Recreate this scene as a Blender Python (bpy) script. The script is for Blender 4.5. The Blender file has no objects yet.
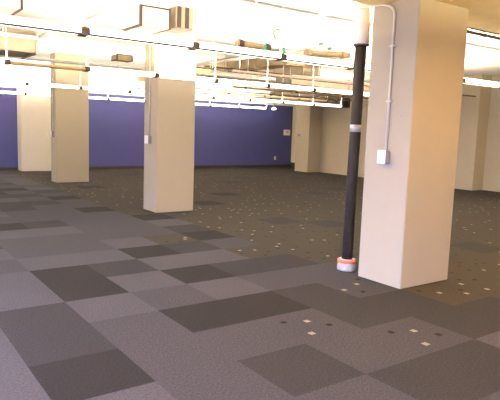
import bpy, bmesh, math, random
from mathutils import Vector, Matrix

R = random.Random(7)
scene = bpy.context.scene
COL = scene.collection

# ------------------------------------------------------------------ camera
T = 0.6096                                   # carpet tile, 24 inches
CAM = Vector((-1.4686, -6.0476, 1.5711))
PITCH, ROLL, YAW, FPX = 0.1259996, 0.0340070, 0.6192593, 558.887
cy, sy = math.cos(YAW), math.sin(YAW)
fw = Vector((sy * math.cos(PITCH), cy * math.cos(PITCH), -math.sin(PITCH)))
rt = Vector((cy, -sy, 0))
up = rt.cross(fw)
r2 = math.cos(ROLL) * rt + math.sin(ROLL) * up
u2 = -math.sin(ROLL) * rt + math.cos(ROLL) * up
cd = bpy.data.cameras.new('camera')
cam = bpy.data.objects.new('camera', cd)
COL.objects.link(cam)
cam.matrix_world = Matrix(((r2.x, u2.x, -fw.x, CAM.x), (r2.y, u2.y, -fw.y, CAM.y),
                           (r2.z, u2.z, -fw.z, CAM.z), (0, 0, 0, 1)))
cd.sensor_width = 36
cd.lens = FPX * 36 / 500
cd.clip_start = 0.05
scene.camera = cam

# ------------------------------------------------------------------ world, daylight, exposure
scene.view_settings.view_transform = 'Standard'
scene.view_settings.look = 'None'
scene.view_settings.gamma = 1
scene.view_settings.exposure = 0.0
scene.view_settings.use_curve_mapping = False
w = bpy.data.worlds.new('world')
scene.world = w
w.use_nodes = True
w.node_tree.nodes['Background'].inputs[0].default_value = (0.70, 0.78, 1.0, 1)
w.node_tree.nodes['Background'].inputs[1].default_value = 0.35

WARM = (1.0, 0.84, 0.62)
COOL = (0.50, 0.58, 1.0)
UPLIGHT = 140.0       # radiance of the tubes towards the ceiling
BODY = 4.0           # glow of the translucent housings
DAY = 34.0            # radiance of the daylight in the window openings


def area(name, loc, sx, sy_, direction, radiance, color, parent=None):
    l = bpy.data.lights.new(name, 'AREA')
    l.shape = 'RECTANGLE'
    l.size = sx
    l.size_y = sy_
    l.energy = radiance * sx * sy_ * math.pi
    l.color = color
    o = bpy.data.objects.new(name, l)
    COL.objects.link(o)
    if parent:
        o.parent = parent
    o.location = loc
    d = Vector(direction)
    if abs(d.z) > 0.9:
        o.rotation_euler = (math.pi, 0, 0) if d.z > 0 else (0, 0, 0)
    else:
        o.rotation_euler = d.to_track_quat('-Z', 'Y').to_euler()
    return o


# daylight through the four openings of the window wall on the left
WINDOWS = [(-8.2, -4.6), (-4.0, -0.4), (0.8, 4.4), (6.2, 9.8)]
for (a, b), k in zip(WINDOWS, (1.0, 1.0, 0.3, 0.2)):          # far windows' daylight simply dimmed, to put less light on the farther columns
    l = area('daylight', (-4.45, (a + b) / 2, 1.55), b - a, 1.5, (1, 0, -0.75), DAY * k, COOL)
    l.data.spread = math.radians(110)
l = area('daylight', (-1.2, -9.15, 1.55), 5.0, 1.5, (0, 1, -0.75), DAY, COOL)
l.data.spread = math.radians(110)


# ------------------------------------------------------------------ materials
def mat(name, color, rough=0.6, metal=0.0, noise=0.0, nscale=30.0, bump=0.0, bscale=120.0,
        emis=None, estr=0.0, spec=0.5):
    m = bpy.data.materials.new(name)
    m.use_nodes = True
    nt = m.node_tree
    b = nt.nodes['Principled BSDF']
    b.inputs['Roughness'].default_value = rough
    b.inputs['Metallic'].default_value = metal
    b.inputs['Specular IOR Level'].default_value = spec
    b.inputs['Base Color'].default_value = (*color, 1)
    tc = nt.nodes.new('ShaderNodeTexCoord')
    if noise > 0:
        n = nt.nodes.new('ShaderNodeTexNoise')
        n.inputs['Scale'].default_value = nscale
        n.inputs['Detail'].default_value = 4
        nt.links.new(tc.outputs['Object'], n.inputs['Vector'])
        mr = nt.nodes.new('ShaderNodeMapRange')
        mr.inputs['From Min'].default_value = 0.3
        mr.inputs['From Max'].default_value = 0.7
        mr.inputs['To Min'].default_value = 1 - noise
        mr.inputs['To Max'].default_value = 1 + noise
        nt.links.new(n.outputs['Fac'], mr.inputs['Value'])
        mx = nt.nodes.new('ShaderNodeVectorMath')
        mx.operation = 'SCALE'
        mx.inputs[0].default_value = color
        nt.links.new(mr.outputs['Result'], mx.inputs['Scale'])
        nt.links.new(mx.outputs['Vector'], b.inputs['Base Color'])
    if bump > 0:
        n2 = nt.nodes.new('ShaderNodeTexNoise')
        n2.inputs['Scale'].default_value = bscale
        nt.links.new(tc.outputs['Object'], n2.inputs['Vector'])
        bp = nt.nodes.new('ShaderNodeBump')
        bp.inputs['Strength'].default_value = bump
        bp.inputs['Distance'].default_value = 0.01
        nt.links.new(n2.outputs['Fac'], bp.inputs['Height'])
        nt.links.new(bp.outputs['Normal'], b.inputs['Normal'])
    if emis:
        b.inputs['Emission Color'].default_value = (*emis, 1)
        b.inputs['Emission Strength'].default_value = estr
    return m


M = {}
M['light'] = mat('carpet_light_grey', (0.0375, 0.037, 0.047), 1.0, noise=0.34, nscale=70, spec=0.1)
M['mid'] = mat('carpet_mid_grey', (0.0295, 0.029, 0.037), 1.0, noise=0.34, nscale=70, spec=0.1)
M['dark'] = mat('carpet_dark_grey', (0.0195, 0.019, 0.0232), 1.0, noise=0.34, nscale=70, spec=0.1)
M['darkest'] = mat('carpet_charcoal', (0.013, 0.012, 0.014), 1.0, noise=0.34, nscale=70, spec=0.1)
M['spotted'] = mat('carpet_brown_grey', (0.0285, 0.025, 0.0225), 1.0, noise=0.34, nscale=70, spec=0.1)
M['spot_pale'] = mat('carpet_spot_cream', (0.15, 0.135, 0.125), 1.0, spec=0.1)
M['spot_dark'] = mat('carpet_spot_dark', (0.011, 0.009, 0.009), 1.0, spec=0.1)
M['paint'] = mat('column_paint', (0.3, 0.25, 0.18), 0.75, noise=0.012, nscale=9, bump=0.05, bscale=60)
M['wall'] = mat('wall_paint', (0.4, 0.335, 0.235), 0.8, noise=0.02, nscale=6)
M['blue'] = mat('blue_wall_paint', (0.05, 0.056, 0.205), 0.75, noise=0.04, nscale=5)
M['ceiling'] = mat('ceiling_white', (0.9, 0.87, 0.82), 0.9, noise=0.05, nscale=3)
M['soffit'] = mat('soffit_paint', (0.72, 0.53, 0.25), 0.9, noise=0.06, nscale=4)
M['base'] = mat('black_vinyl_base', (0.03, 0.024, 0.022), 0.6)
M['diffuser'] = mat('lit_diffuser', (0.85, 0.85, 0.82), 0.5, emis=(1.0, 0.90, 0.74), estr=BODY)
M['unlit'] = mat('unlit_amber_diffuser', (0.62, 0.44, 0.18), 0.5)
M['rail'] = mat('dark_rail', (0.06, 0.045, 0.07), 0.5)
M['bracket'] = mat('brown_bracket', (0.05, 0.033, 0.026), 0.6)
M['white_metal'] = mat('white_enamel', (0.80, 0.78, 0.72), 0.45)
M['pipe_black'] = mat('black_cast_iron', (0.016, 0.012, 0.012), 0.75, noise=0.25, nscale=12, spec=0.3)
M['pipe_brown'] = mat('brown_steel_pipe', (0.05, 0.033, 0.025), 0.5)
M['jacket'] = mat('white_pipe_jacket', (0.66, 0.61, 0.55), 0.6, bump=0.2, bscale=18)
M['band'] = mat('silver_band', (0.4, 0.38, 0.35), 0.35, metal=0.35)
M['collar'] = mat('pale_grey_plaster', (0.34, 0.31, 0.285), 0.85, noise=0.12, nscale=25, bump=0.3, bscale=40)
M['orange'] = mat('orange_plastic', (0.82, 0.13, 0.03), 0.5)
M['conduit'] = mat('painted_conduit', (0.46, 0.41, 0.34), 0.5)
M['plastic'] = mat('ivory_plastic', (0.80, 0.72, 0.66), 0.4)
M['grey_plastic'] = mat('grey_plastic', (0.22, 0.20, 0.20), 0.5)
M['galv'] = mat('galvanised_duct', (0.4, 0.33, 0.24), 0.55, metal=0.2, noise=0.08, nscale=10)
M['dull'] = mat('dull_duct', (0.15, 0.12, 0.085), 0.6, noise=0.08, nscale=8)
M['white_lit_paint'] = mat('white_column_lit_paint', (0.74, 0.67, 0.56), 0.75, noise=0.012, nscale=9)  # white paint lightened further to carry the light of the farthest lamp row
M['tan'] = mat('tan_insulation', (0.34, 0.25, 0.14), 0.8, noise=0.15, nscale=15)
M['green'] = mat('green_tape', (0.02, 0.32, 0.16), 0.6)
M['frame'] = mat('grey_window_frame', (0.35, 0.35, 0.36), 0.5)
M['bulb'] = mat('blue_white_bulb', (0.9, 0.9, 1), 0.3, emis=(0.75, 0.85, 1.0), estr=14)
M['strip'] = mat('alcove_paint', (0.72, 0.66, 0.42), 0.8)


# ------------------------------------------------------------------ mesh helpers
def add_box(bm, x0, x1, y0, y1, z0, z1, bevel=0.0, mi=0):
    vs = [bm.verts.new((x, y, z)) for x in (x0, x1) for y in (y0, y1) for z in (z0, z1)]
    idx = [(0, 1, 3, 2), (4, 6, 7, 5), (0, 4, 5, 1), (2, 3, 7, 6), (0, 2, 6, 4), (1, 5, 7, 3)]
    fs = []
    for f in idx:
        fc = bm.faces.new([vs[k] for k in f])
        fc.material_index = mi
        fs.append(fc)
    if bevel > 0:
        es = list({e for f in fs for e in f.edges})
        bmesh.ops.bevel(bm, geom=es, offset=bevel, segments=2, affect='EDGES')
    return bm


def add_tube(bm, pts, rad, n=12, cap=True):
    """Tube along points; rad one number or one per point."""
    pts = [Vector(p) for p in pts]
    rads = rad if isinstance(rad, (list, tuple)) else [rad] * len(pts)
    rings = []
    t0 = (pts[1] - pts[0]).normalized()
    ref = Vector((0, 0, 1)) if abs(t0.z) < 0.9 else Vector((1, 0, 0))
    for i, p in enumerate(pts):
        if i == 0:
            t = pts[1] - pts[0]
        elif i == len(pts) - 1:
            t = pts[-1] - pts[-2]
        else:
            t = (pts[i + 1] - p).normalized() + (p - pts[i - 1]).normalized()
        t.normalize()
        a = t.cross(ref)
        if a.length < 1e-4:
            a = t.cross(Vector((0, 1, 0)))
        a.normalize()
        b = a.cross(t).normalized()
        ref = b
        rings.append([bm.verts.new(p + rads[i] * (math.cos(2 * math.pi * k / n) * a + math.sin(2 * math.pi * k / n) * b))
                      for k in range(n)])
    for A, B in zip(rings, rings[1:]):
        for k in range(n):
            f = bm.faces.new((A[k], A[(k + 1) % n], B[(k + 1) % n], B[k]))
            f.smooth = True
    if cap:
        bm.faces.new(list(reversed(rings[0])))
        bm.faces.new(rings[-1])
    return bm


def add_lathe(bm, prof, cx, cy_, n=28):
    rings = [[bm.verts.new((cx + r * math.cos(2 * math.pi * k / n), cy_ + r * math.sin(2 * math.pi * k / n), z))
              for k in range(n)] for r, z in prof]
    for A, B in zip(rings, rings[1:]):
        for k in range(n):
            f = bm.faces.new((A[k], A[(k + 1) % n], B[(k + 1) % n], B[k]))
            f.smooth = True
    bm.faces.new(list(reversed(rings[0])))
    bm.faces.new(rings[-1])
    return bm


def arc(c, r, a0, a1, ax, ay, n=8):
    c, ax, ay = Vector(c), Vector(ax), Vector(ay)
    return [c + r * (math.cos(a0 + (a1 - a0) * k / n) * ax + math.sin(a0 + (a1 - a0) * k / n) * ay) for k in range(n + 1)]


def obj(name, bm, m, parent=None):
    bmesh.ops.recalc_face_normals(bm, faces=bm.faces)
    me = bpy.data.meshes.new(name)
    bm.to_mesh(me)
    bm.free()
    for k in (m if isinstance(m, (list, tuple)) else [m]):
        me.materials.append(M[k])
    o = bpy.data.objects.new(name, me)
    COL.objects.link(o)
    if parent:
        o.parent = parent
        o.matrix_parent_inverse = Matrix.Translation(-parent.location)
    return o


def tag(o, label, cat, group=None, kind=None):
    o['label'] = label
    o['category'] = cat
    if group:
        o['group'] = group
    if kind:
        o['kind'] = kind
    return o


def thing(name, label, cat, loc, group=None):
    o = bpy.data.objects.new(name, None)
    COL.objects.link(o)
    o.location = loc
    o.empty_display_size = 0.1
    return tag(o, label, cat, group)


def struct(name, bm, m, label, cat):
    o = obj(name, bm, m)
    return tag(o, label, cat, kind='structure')


def B(*a, **k):
    return add_box(bmesh.new(), *a, **k)


# ------------------------------------------------------------------ the room
XL, XR, YN, YF = -4.5, 14.6, -9.2, 13.1
ZC, ZS, YS = 3.35, 2.885, -1.84            # open deck, dropped soffit and the soffit's edge

# carpet: every tile has one of five yarns; spotted tiles carry small squares
SHADE = {}
def put(s, *cells):
    for c in cells:
        SHADE[c] = s
put('L', (2, 0), (3, 0), (2, -2), (3, -2), (0, -1), (1, -1), (-1, 0), (-1, 1), (0, 2), (1, 1), (0, -4), (2, 2),
    (-2, 0), (-2, 1), (-2, 2), (-2, 3), (-2, 4), (-1, 5), (-3, 2), (-2, -1), (-1, -2), (1, -4), (4, -4), (5, 5))
put('M', (4, -1), (1, -2), (0, -2), (-1, -1), (1, 2), (0, 3), (0, 4), (0, 5), (1, 4), (2, 5), (1, 6), (3, 2), (4, 2), (4, 1),
    (3, -3), (2, -3), (0, -3), (1, -3), (2, -4), (3, -4), (5, 2), (2, 7), (0, 6))
put('D', (1, 0), (3, -1), (3, 1), (4, 1), (3, 3), (3, 4), (4, 4), (4, 5), (1, 5), (2, 6), (3, 6), (-1, 2), (-1, 3),
    (4, -3), (1, -5), (1, -8), (2, -11), (3, -12), (7, -3), (9, 2), (5, 6), (5, 5))
put('K', (0, 0), (0, 1), (2, -1), (2, 1), (4, -2), (1, 3), (2, 3), (-1, 4), (4, -5), (3, -7), (0, -5), (3, -10), (7, -7), (9, -9),
    (2, -13), (5, -13), (1, -12))
put('S', (4, 0), (3, -2), (2, 4), (3, 5), (4, 3), (5, 4), (6, 4), (5, 0), (5, 1), (5, 3), (5, -1), (5, -2))
mats_floor = ['light', 'mid', 'dark', 'darkest', 'spotted', 'spot_pale', 'spot_dark', 'base']
MI = {'L': 0, 'M': 1, 'D': 2, 'K': 3, 'S': 4}
bm = bmesh.new()
i0, i1 = int(math.floor(XL / T)), int(math.ceil(XR / T))
j0, j1 = int(math.floor(-YF / T)), int(math.ceil(-YN / T))
SPOTS = [(0.30, 0.22), (0.72, 0.34), (0.55, 0.60), (0.24, 0.72), (0.80, 0.82), (0.48, 0.12), (0.10, 0.45)]
for i in range(i0, i1):
    for j in range(j0, j1):
        x0, x1 = max(i * T, XL), min((i + 1) * T, XR)
        y0, y1 = max(-(j + 1) * T, YN), min(-j * T, YF)
        if x1 <= x0 or y1 <= y0:
            continue
        s = SHADE.get((i, j))
        rr = R.random()
        if s is None:
            if i >= 5 and j <= 5 or (i >= 4 and j <= -3):
                s = 'S'
                if rr < 0.05 and i - 5 > j:
                    s = 'D'
            else:
                s = 'L' if rr < 0.30 else 'M' if rr < 0.74 else 'D' if rr < 0.92 else 'K'
        f = bm.faces.new([bm.verts.new(v) for v in ((x0, y0, 0), (x1, y0, 0), (x1, y1, 0), (x0, y1, 0))])
        f.material_index = 1 if (i, j) in ((2, 4), (3, 5), (4, 3)) else MI[s]
        if s == 'S':
            near = (i, j) in ((2, 4), (3, 5), (4, 3), (5, 4), (6, 4), (5, 3), (3, -2))
            cnt = 4 if near else 5
            rot = R.randrange(4)
            order = list(range(7))
            R.shuffle(order)
            for n, k in enumerate(order[:cnt]):
                u, v = SPOTS[k]
                for _ in range(rot):
                    u, v = v, 1 - u
                if (i, j) in ((2, 4), (3, 5)):
                    u, v = SPOTS[n]
                cx, cyy = i * T + u * T, -(j + 1) * T + v * T
                h = 0.026 if near else 0.021
                if cx + h > XR or cyy + h > YF:
                    continue
                q = bm.faces.new([bm.verts.new(p) for p in ((cx - h, cyy - h, .0012), (cx + h, cyy - h, .0012),
                                                            (cx + h, cyy + h, .0012), (cx - h, cyy + h, .0012))])
                pale = (n % 2 == 0) if near else (R.random() < 0.36)
                q.material_index = 5 if pale else 6
add_box(bm, XL, XR, YN, YF, -0.15, -0.002, mi=7)
struct('floor', bm, mats_floor, 'grey and charcoal patchwork carpet tiles with small cream squares', 'floor')

struct('ceiling', B(XL, XR, YS, YF, ZC, ZC + 0.15), 'ceiling', 'open white ceiling deck above the pipes and lights', 'ceiling')
struct('ceiling', B(XL, XR, YN, YS, ZS, ZC + 0.15), 'soffit', 'lower beige ceiling over the nearest column', 'ceiling')
struct('trim_4', B(XL, XR, YF - 0.02, YF + 0.15, 2.62, ZC), 'ceiling', 'white bulkhead added for the glow above the blue wall', 'bulkhead')  # added white band, stands in for the uplights' glow on the wall top
struct('wall_back', B(XL, XR, YF, YF + 0.15, 0, 2.62), 'blue', 'deep blue painted far wall', 'wall')
struct('wall_front', B(XL, XR, YN - 0.15, YN, 0, ZC), 'wall', 'cream wall behind the viewpoint', 'wall')
bm = bmesh.new()
add_box(bm, XL - 0.15, XL, YN, YF, 0, 0.8)
add_box(bm, XL - 0.15, XL, YN, YF, 2.3, ZC)
ys = [YN] + [v for ab in WINDOWS for v in ab] + [YF]
for k in range(0, len(ys), 2):
    add_box(bm, XL - 0.15, XL, ys[k], ys[k + 1], 0.8, 2.3)
struct('wall_left', bm, 'wall', 'cream window wall on the left side', 'wall')
for k, (a, b) in enumerate(WINDOWS):
    bm = bmesh.new()
    for y in (a, (a + b) / 2 - 0.03, b - 0.06):
        add_box(bm, XL - 0.13, XL - 0.07, y, y + 0.06, 0.8, 2.3)
    add_box(bm, XL - 0.13, XL - 0.07, a, b, 0.8, 0.86)
    add_box(bm, XL - 0.13, XL - 0.07, a, b, 2.24, 2.3)
    struct('window_%d' % (k + 1), bm, 'frame', 'grey framed window in the left wall', 'window')
# right wall: a northern stretch, a set back alcove beside the blue wall and a southern stretch
bm = bmesh.new()
add_box(bm, 13.36, XR, 6.0, 10.75, 0, ZC)
add_box(bm, 13.86, XR, YN, 6.0, 0, ZC)
add_box(bm, 14.35, XR, 10.75, YF, 0, ZC)
struct('wall_right', bm, 'wall', 'cream right hand wall with recesses', 'wall')
struct('trim_1', B(12.74, 13.36, 10.16, 10.92, 0, ZC), 'wall', 'cream wall pier beside the blue wall', 'pier')
struct('trim_2', B(13.34, 13.86, 3.5, 4.25, 0, ZC), 'wall', 'cream wall pier right of the nearest column', 'pier')
struct('trim_3', B(14.32, 14.35, 10.92, YF, 0.18, ZC), 'strip', 'yellowish alcove lining at the end of the blue wall', 'trim')
struct('baseboard_back', B(XL, 14.32, YF - 0.02, YF, 0, 0.09), 'base', 'black base strip under the blue wall', 'baseboard')
struct('baseboard_right', B(14.30, 14.35, 10.92, YF - 0.02, 0, 0.18), 'base', 'black base strip in the alcove', 'baseboard')


# ------------------------------------------------------------------ columns
def column(x0, x1, y0, y1, top, label, holes=(), m='paint'):
    t = thing('column', label, 'column', ((x0 + x1) / 2, (y0 + y1) / 2, 0), 'square concrete columns')
    obj('shaft', B(x0, x1, y0, y1, 0, top, bevel=0.006), m, t)
    if holes:
        bm = bmesh.new()
        for (y, z) in holes:
            add_tube(bm, [(x0 - 0.003, y, z), (x0 + 0.004, y, z)], 0.008, 8)
        obj('screw_hole', bm, 'grey_plastic', t)
    return t


column(3.03, 3.82, -2.43, -1.84, ZS, 'large near square column painted cream, with black pipe standing beside it', ((-2.02, 1.62), (-2.3, 1.75)))
column(2.99, 3.76, 3.14, 3.69, ZC, 'middle square column painted cream, second nearest to the viewer')
column(2.87, 3.74, 8.84, 9.3, ZC, 'smaller farther square column standing in front of the bright white one')
column(2.88, 3.80, 12.58, YF - 0.02, ZC, 'bright white column against the far blue wall at left', m='white_lit_paint')


# conduits with boxes on the columns' left faces
def conduit(label, pts, r, boxc, size, straps):
    t = thing('electrical_conduit', label, 'conduit', boxc, 'electrical conduits on the columns')
    obj('conduit_pipe', add_tube(bmesh.new(), pts, r, 10), 'conduit', t)
    x, y, z = boxc
    a, b, h = size
    ob = obj('outlet_box', B(x - a, x, y - b / 2, y + b / 2, z - h / 2, z + h / 2, bevel=0.006), 'grey_plastic', t)
    obj('cover_plate', B(x - a - 0.008, x - a, y - b / 2 - 0.004, y + b / 2 + 0.004, z - h / 2 - 0.004, z + h / 2 + 0.004, bevel=0.002), 'plastic', ob)
    for k in (-1, 1):
        bm = bmesh.new()
        add_box(bm, x - a - 0.011, x - a - 0.008, y - 0.015, y + 0.015, z + k * 0.028 - 0.016, z + k * 0.028 + 0.016, bevel=0.003)
        obj('socket', bm, 'white_metal', ob)
    for z_ in straps:
        bm = bmesh.new()
        add_box(bm, x - 2 * r - 0.004, x, y - 2.6 * r, y + 2.6 * r, z_ - 0.01, z_ + 0.01, bevel=0.002)
        obj('strap', bm, 'conduit', t)
    return t


xf = 3.03
c_ = [(xf - 0.016, -0.9, 2.90), (xf - 0.016, -1.6, 2.90), (xf - 0.016, -1.97, 2.875)]
c_ += [Vector((xf - 0.016, -2.02, 2.74)) + 0.12 * Vector((0, -math.sin(a), math.cos(a))) for a in
       [k * math.pi / 16 for k in range(1, 9)]]
c_ += [(xf - 0.016, -2.14, 2.0), (xf - 0.016, -2.14, 1.36)]
conduit('pale conduit bending down the left face of the large near column to an outlet box', c_, 0.0125, (xf, -2.14, 1.335), (0.075, 0.10, 0.13), (1.9, 2.45))
conduit('thin conduit down the left face of the middle column to an outlet box',
        [(2.974, 3.43, 3.3), (2.974, 3.43, 1.36)], 0.0125, (2.99, 3.43, 1.32), (0.07, 0.14, 0.14), (2.15,))
conduit('thin conduit down the left face of the smaller farther column to an outlet box',
        [(2.855, 9.08, 3.3), (2.855, 9.08, 1.32)], 0.0125, (2.87, 9.08, 1.27), (0.07, 0.16, 0.16), (2.1,))

# ------------------------------------------------------------------ black pipe beside the near column
px_, py_ = 3.135, -1.56
t = thing('drain_pipe', 'black vertical pipe with white jacket on top, standing beside the large near column', 'pipe', (px_, py_, 0))
obj('pipe_shaft', add_tube(bmesh.new(), [(px_ - 0.005, py_, 0.02), (px_ + 0.012, py_, 1.3), (px_ + 0.03, py_, 2.62)], 0.062, 24), 'pipe_black', t)
obj('silver_band', add_tube(bmesh.new(), [(px_ + 0.016, py_, 1.58), (px_ + 0.016, py_, 1.66)], 0.0645, 24), 'band', t)
jk = obj('pipe_jacket', add_lathe(bmesh.new(), [(0.082, 2.535), (0.085, 2.55), (0.080, 2.70), (0.076, 2.86), (0.066, 2.93), (0.066, ZC)], px_ + 0.035, py_), 'jacket', t)
obj('jacket_rim', add_lathe(bmesh.new(), [(0.080, 2.520), (0.088, 2.522), (0.088, 2.538), (0.080, 2.540)], px_ + 0.03, py_), 'pipe_brown', jk)
fc = obj('floor_collar', add_lathe(bmesh.new(), [(0.108, 0.0), (0.112, 0.02), (0.106, 0.10), (0.100, 0.125), (0.085, 0.13)], px_, py_), 'collar', t)
obj('orange_ring', add_lathe(bmesh.new(), [(0.090, 0.088), (0.1085, 0.089), (0.110, 0.106), (0.106, 0.122), (0.09, 0.123)], px_, py_), 'orange', fc)


# ------------------------------------------------------------------ rows of pendant lights
def pendant_row(y, z, x0, n, step, label, x1=None, boost=1.0, tint=WARM, unlit=(), rail=True, up=True, ceil=ZC):
    t = thing('pendant_light_row', label, 'pendant light', (x0, y, z), 'rows of linear pendant lights')
    hw, hh = 0.075, 0.085
    end = x1 if x1 is not None else x0 + n * step
    for k in range(n):
        a, b = x0 + k * step + 0.035, min(x0 + (k + 1) * step - 0.035, end)
        d = obj('diffuser', B(a, b, y - hw, y + hw, z + 0.012, z + (0.055 if k in unlit else hh), bevel=0.012), 'unlit' if k in unlit else 'diffuser', t)
        if k in unlit:
            d['label'] = 'unlit amber light segment'
    for k in range(n + 1):
        x = x0 + k * step
        bm = bmesh.new()
        add_box(bm, x - 0.04, x + 0.04, y - hw - 0.004, y + hw + 0.004, z + 0.004, z + hh - 0.012, bevel=0.004)
        obj('joint_bracket', bm, 'bracket', t)
        obj('hanger_rod', add_tube(bmesh.new(), [(x, y, z + hh - 0.02), (x, y, ceil)], 0.0035, 8), 'white_metal', t)
    if rail:
        bm = bmesh.new()
        add_box(bm, x0, end, y - hw - 0.006, y - hw + 0.001, z - 0.002, z + 0.017)
        obj('edge_rail', bm, 'rail', t)
    if up:
        L = end - x0
        area('tube_uplight', (L / 2, 0, hh + 0.012), L, 0.12, (0, 0, 1), UPLIGHT * boost, tint, t)
    return t


pendant_row(-4.4, 2.45, -4.3, 13, 1.20, 'row of pendant lights overhead nearer than the large column', ceil=ZS, boost=2.4, tint=(1.0, 0.78, 0.40))
pendant_row(-0.62, 2.40, -4.42, 15, 1.20, 'nearest visible row of pendant lights with a dark lower edge, passing behind the black pipe')
pendant_row(2.84, 2.385, -4.34, 13, 1.19, 'second nearest row of pendant lights with one amber segment, crossing the middle column', unlit=(4,), rail=False)
pendant_row(7.60, 2.385, -4.4, 13, 1.25, 'third nearest row of pendant lights, crossing the smaller farther column', rail=False)
pendant_row(12.30, 2.38, -3.7, 12, 1.33, 'farthest row of pendant lights, hung close in front of the blue wall', rail=False)


# ------------------------------------------------------------------ ducts, boxes and pipes under the deck
def hang(t, x, y, z, r=0.006):
    obj('hanger_rod', add_tube(bmesh.new(), [(x, y, z), (x, y, ZC)], r, 6), 'white_metal', t)


def duct(label, x0, x1, y0, y1, z0, z1, m='galv', along='x', cat='duct', seams=True):
    t = thing('air_duct', label, cat, ((x0 + x1) / 2, (y0 + y1) / 2, z0), 'sheet metal ducts under the ceiling')
    obj('duct_body', B(x0, x1, y0, y1, z0, z1, bevel=0.01), m, t)
    if along == 'x':
        for k in range(1 + int((x1 - x0) / 1.2)):
            x = x1 - 0.03 - k * 1.2
            if x < x0 + 0.05:
                break
            obj('flange', B(x - 0.015, x + 0.015, y0 - 0.02, y1 + 0.02, z0 - 0.02, z1 + 0.02), m, t)
        for x in (x0 + 0.2, x1 - 0.2):
            hang(t, x, (y0 + y1) / 2, z1)
    else:
        for k in range(1 + int((y1 - y0) / 1.2)):
            y = y0 + 0.03 + k * 1.2
            if y > y1 - 0.05:
                break
            obj('flange', B(x0 - 0.02, x1 + 0.02, y - 0.015, y + 0.015, z0 - 0.02, z1 + 0.02), m, t)
        for y in (y0 + 0.2, y1 - 0.2):
            hang(t, (x0 + x1) / 2, y, z1)
    return t


duct('beige duct at upper left, ending above the amber light segment', -4.2, 1.02, 3.4, 4.3, 2.66, 3.08, 'dull')
duct('beige duct at far right behind the end of the third light row', 10.3, 13.2, 8.9, 9.5, 2.55, 2.86, 'dull')
duct('tan duct running away toward the blue wall, right of the middle column', 6.3, 6.75, 3.6, 11.5, 3.0, 3.24, 'tan', 'y')
duct('beige duct running away under the ceiling beside the tan duct', 7.9, 8.5, 5.0, 7.2, 3.0, 3.24, 'galv', 'y')
duct('pale duct crossing above the second light row at right', 6.9, 13.6, 4.2, 4.8, 2.62, 2.86)


def ceiling_box(label, x0, x1, y0, y1, z0, z1, edges, m='white_metal'):
    t = thing('fan_coil_box', label, 'ceiling unit', ((x0 + x1) / 2, (y0 + y1) / 2, z0), 'box shaped units under the ceiling')
    obj('casing', B(x0, x1, y0, y1, z0, z1, bevel=0.004), m, t)
    for (a, b, c, d, e, f) in edges:
        obj('edge_angle', B(a, b, c, d, e, f), 'bracket', t)
    for x in (x0 + 0.06, x1 - 0.06):
        hang(t, x, (y0 + y1) / 2, z1)
    return t


def angles(x0, x1, y0, y1, z0, z1, w_=0.028):
    e = 0.006
    return [(x0 - e, x0 + w_, y0 - e, y0 + w_, z0 - e, z1 + e), (x0 - e, x0 + w_, y0 + w_, y1, z0 - e, z0 + w_ * .6),
            (x1 - w_, x1 + e, y0 - e, y0 + w_, z0 - e, z1 + e), (x1 - w_, x1 + e, y0 + w_, y1, z0 - e, z0 + w_ * .6),
            (x0 + w_, x1 - w_, y0 - e, y0 + w_ * .5, z1 - w_ * .6, z1 + e)]


bx = (1.69, 2.13, 1.0, 1.62, 2.88, 3.14)
ceiling_box('white ceiling box with brown corner angles, upper left of the middle column', *bx, angles(*bx))
bx = (2.20, 2.52, 0.98, 1.5, 2.92, 3.20)
ceiling_box('tan striped ceiling box beside the white box with brown corner angles', *bx,
            [(2.22, 2.28, 0.97, 0.98, 2.92, 3.2), (2.34, 2.40, 0.97, 0.98, 2.92, 3.2)], 'galv')
bx = (-0.24, 0.22, 1.0, 1.58, 2.87, 3.14)
ceiling_box('white ceiling box with brown corner angles at the top left corner of the view', *bx, angles(*bx))
bx = (2.78, 3.1, 4.5, 4.8, 2.82, 2.93)
ceiling_box('small flat junction box under the ceiling left of the middle column', *bx, angles(*bx, 0.02), 'tan')


def pipe(label, pts, r, m, couplers=(), name='ceiling_pipe', caps=None):
    pts = [Vector(p) for p in pts]
    t = thing(name, label, 'pipe', pts[0], 'pipes under the ceiling')
    obj('pipe_run', add_tube(bmesh.new(), pts, r, 12), m, t)
    d = (pts[1] - pts[0])
    for s in couplers:
        p = pts[0] + d * s
        n = d.normalized()
        obj('coupling', add_tube(bmesh.new(), [p - n * 0.04, p + n * 0.04], r * 1.25, 12), m if caps is None else caps, t)
        hang(t, p.x, p.y, p.z + r * 0.8)
    return t


pipe('upper of two brown pipes along the edge of the lower beige ceiling', [(3.9, -1.74, 2.93), (13.8, -1.74, 2.93)], 0.026, 'pipe_brown', (0.13, 0.4, 0.8))
pipe('lower of two brown pipes along the edge of the lower beige ceiling', [(3.9, -1.74, 2.865), (13.8, -1.74, 2.865)], 0.020, 'pipe_brown', (0.132, 0.42, 0.78))
pipe('grey pipe running along the front of the upper left duct', [(-4.2, 3.32, 2.885), (1.0, 3.32, 2.885)], 0.03, 'grey_plastic', (0.4, 0.9))
pipe('tan insulated pipe left of the black pipe jacket', [(4.72, 1.2, 2.86), (5.72, 1.2, 2.92)], 0.05, 'tan', (0.06, 0.85))
pipe('short tan insulated pipe with brown ends above the nearest light row', [(3.62, 1.6, 2.93), (4.28, 1.6, 2.925)], 0.055, 'tan', (0.1, 0.9), caps='pipe_brown')
pipe('white sprinkler pipe high above the nearest light row', [(-4.3, 0.3, 3.14), (13.2, 0.3, 3.14)], 0.03, 'white_metal', (0.2, 0.42, 0.6, 0.85))
pipe('thin brown pipe above the second light row', [(3.9, 3.55, 2.72), (13.2, 3.55, 2.72)], 0.016, 'pipe_brown', (0.05, 0.35, 0.7))
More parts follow.
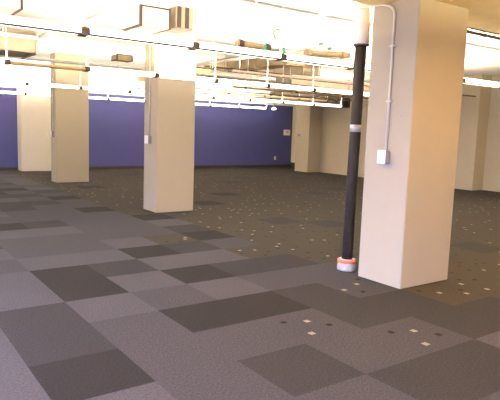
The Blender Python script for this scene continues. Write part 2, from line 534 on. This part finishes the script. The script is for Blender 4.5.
pipe('white sprinkler pipe above the third light row', [(-4.3, 6.4, 2.88), (13.2, 6.4, 2.88)], 0.035, 'white_metal', (0.2, 0.45, 0.6, 0.85))
pipe('brown pipe running between the second and third light rows', [(4.2, 5.6, 2.66), (13.2, 5.6, 2.66)], 0.03, 'pipe_brown', (0.1, 0.3, 0.55, 0.8))
pipe('tan pipe just in front of the blue wall above the farthest lights', [(8.9, 12.45, 2.62), (12.42, 12.45, 2.66), (12.42, 12.45, 2.42)], 0.014, 'tan', (0.1, 0.5))
pipe('long pale pipe running away under the ceiling right of the middle column', [(5.2, 0.5, 3.02), (5.2, 12.9, 3.02)], 0.03, 'white_metal', (0.2, 0.5, 0.8))
pipe('long white pipe running away under the ceiling left of the middle column', [(1.3, 0.2, 3.05), (1.3, 12.9, 3.05)], 0.035, 'white_metal', (0.2, 0.5, 0.8))

for lab, y, z, a, b, r_, m in (
        ('thin dark conduit just behind the second light row', 3.9, 2.60, 4.3, 7.5, 0.012, 'pipe_brown'),
        ('dark conduit above the pale duct at right', 4.95, 2.93, 5.0, 13.0, 0.018, 'pipe_brown'),
        ('tan pipe low between the second and third light rows', 5.3, 2.56, 6.0, 11.5, 0.022, 'tan'),
        ('thin dark conduit in front of the third light row', 6.9, 2.58, 5.8, 12.9, 0.014, 'pipe_brown'),
        ('tan pipe behind the third light row', 8.3, 2.62, 7.5, 12.2, 0.025, 'tan'),
        ('thin dark conduit behind the third light row', 9.7, 2.66, 5.5, 12.0, 0.016, 'pipe_brown'),
        ('tan pipe halfway between the third and farthest light rows', 10.3, 2.55, 6.4, 12.0, 0.020, 'tan'),
        ('dark conduit nearest the blue wall', 11.4, 2.62, 4.2, 12.5, 0.018, 'pipe_brown')):
    pipe(lab, [(a, y, z), (b, y, z)], r_, m, (0.07, 0.36, 0.66, 0.93), caps='bracket')

# ladder style cable tray
t = thing('cable_tray', 'thin perforated cable tray above the second light row', 'cable tray', (4.6, 3.35, 2.66))
for s in (-1, 1):
    obj('side_rail', B(4.55, 8.6, 3.25 + s * 0.1 - 0.006, 3.25 + s * 0.1 + 0.006, 2.66, 2.70), 'pipe_brown', t)
for k in range(27):
    x = 4.62 + k * 0.15
    obj('rung', B(x - 0.02, x + 0.02, 3.156, 3.344, 2.664, 2.684), 'bracket', t)
for x in (4.8, 8.3):
    hang(t, x, 3.25, 2.68)

# coil of orange cable, tape flags, can lights, speaker
t = thing('cable_coil', 'coil of orange cable hanging under the ceiling', 'cable', (4.45, 1.6, 3.16))
bm = bmesh.new()
pts = [(4.445 + (0.082 + 0.006 * math.sin(3 * a)) * math.cos(a), 1.6 + 0.012 * a / 6.28, 3.165 + 0.082 * math.sin(a)) for a in [k * 2 * math.pi / 20 for k in range(41)]]
add_tube(bm, pts, 0.012, 8)
obj('coil', bm, 'orange', t)
obj('tie', add_tube(bmesh.new(), [(4.445, 1.61, 3.24), (4.445, 1.61, ZC)], 0.006, 6), 'tan', t)
for lab, x in (('green tape flag on the left, above the nearest light row', 4.04), ('green tape flag on the right, above the nearest light row', 4.42)):
    t = thing('tape_flag', lab, 'tape', (x, 1.4, 2.76), 'green tape flags under the ceiling')
    bm = bmesh.new()
    add_box(bm, x - 0.03, x + 0.02, 1.395, 1.405, 2.82, 2.93, bevel=0.002)
    add_box(bm, x + 0.021, x + 0.05, 1.397, 1.403, 2.80, 2.87, bevel=0.002)
    obj('tape', bm, 'green', t)
    obj('cord', add_tube(bmesh.new(), [(x, 1.4, 2.92), (x, 1.4, ZC)], 0.004, 6), 'white_metal', t)
for lab, x in (('left of two small grey can lights under the ceiling', 5.42), ('right of two small grey can lights under the ceiling', 5.63)):
    t = thing('can_light', lab, 'can light', (x, 1.6, 3.05), 'small grey can lights')
    obj('can', add_lathe(bmesh.new(), [(0.045, 3.03), (0.05, 3.04), (0.05, 3.13), (0.03, 3.15)], x, 1.6, 16), 'grey_plastic', t)
    hang(t, x, 1.6, 3.14)
t = thing('loudspeaker', 'dark boxy loudspeaker hung left of the black pipe at the far end', 'loudspeaker', (12.5, 8.1, 2.42))
obj('speaker_case', B(12.28, 12.74, 8.05, 8.35, 2.43, 2.76, bevel=0.03), 'bracket', t)
obj('speaker_cone', add_tube(bmesh.new(), [(12.5, 8.05, 2.59), (12.5, 8.03, 2.59)], 0.12, 18), 'pipe_black', t)
hang(t, 12.5, 8.2, 2.75)
t = thing('ceiling_lamp', 'small blue white lamp glowing near the top right of the blue wall', 'lamp', (13.1, 12.75, 2.42))
obj('lamp_bulb', add_lathe(bmesh.new(), [(0.03, 2.41), (0.07, 2.42), (0.09, 2.44), (0.08, 2.475), (0.05, 2.49)], 13.0, 12.75, 18), 'bulb', t)
obj('lamp_holder', add_lathe(bmesh.new(), [(0.05, 2.488), (0.05, 2.56), (0.02, 2.6), (0.02, ZC)], 13.0, 12.75, 14), 'grey_plastic', t)

# ------------------------------------------------------------------ small things on the walls
t = thing('wall_panel', 'pale square control panel on the blue wall near its right end', 'control panel', (13.95, 13.09, 1.45))
obj('panel_body', B(13.84, 14.18, YF - 0.05, YF - 0.001, 1.36, 1.60, bevel=0.008), 'plastic', t)
obj('panel_dial', B(13.95, 14.07, YF - 0.056, YF - 0.05, 1.47, 1.54, bevel=0.004), 'tan', t)
t = thing('wall_outlet', 'small white outlet plate low on the blue wall', 'outlet', (13.43, 13.09, 0.37))
obj('plate', B(13.38, 13.48, YF - 0.015, YF - 0.001, 0.30, 0.44, bevel=0.004), 'plastic', t)
obj('socket', B(13.405, 13.455, YF - 0.018, YF - 0.015, 0.38, 0.42, bevel=0.002), 'grey_plastic', t)
obj('socket', B(13.405, 13.455, YF - 0.018, YF - 0.015, 0.32, 0.36, bevel=0.002), 'grey_plastic', t)
t = thing('wall_switch', 'small dark switch on the cream pier beside the blue wall', 'switch', (12.73, 10.75, 1.41))
obj('switch_plate', B(12.728, 12.74, 10.66, 10.84, 1.36, 1.46, bevel=0.003), 'grey_plastic', t)
obj('switch_lever', B(12.71, 12.728, 10.72, 10.76, 1.39, 1.43, bevel=0.003), 'bracket', t)
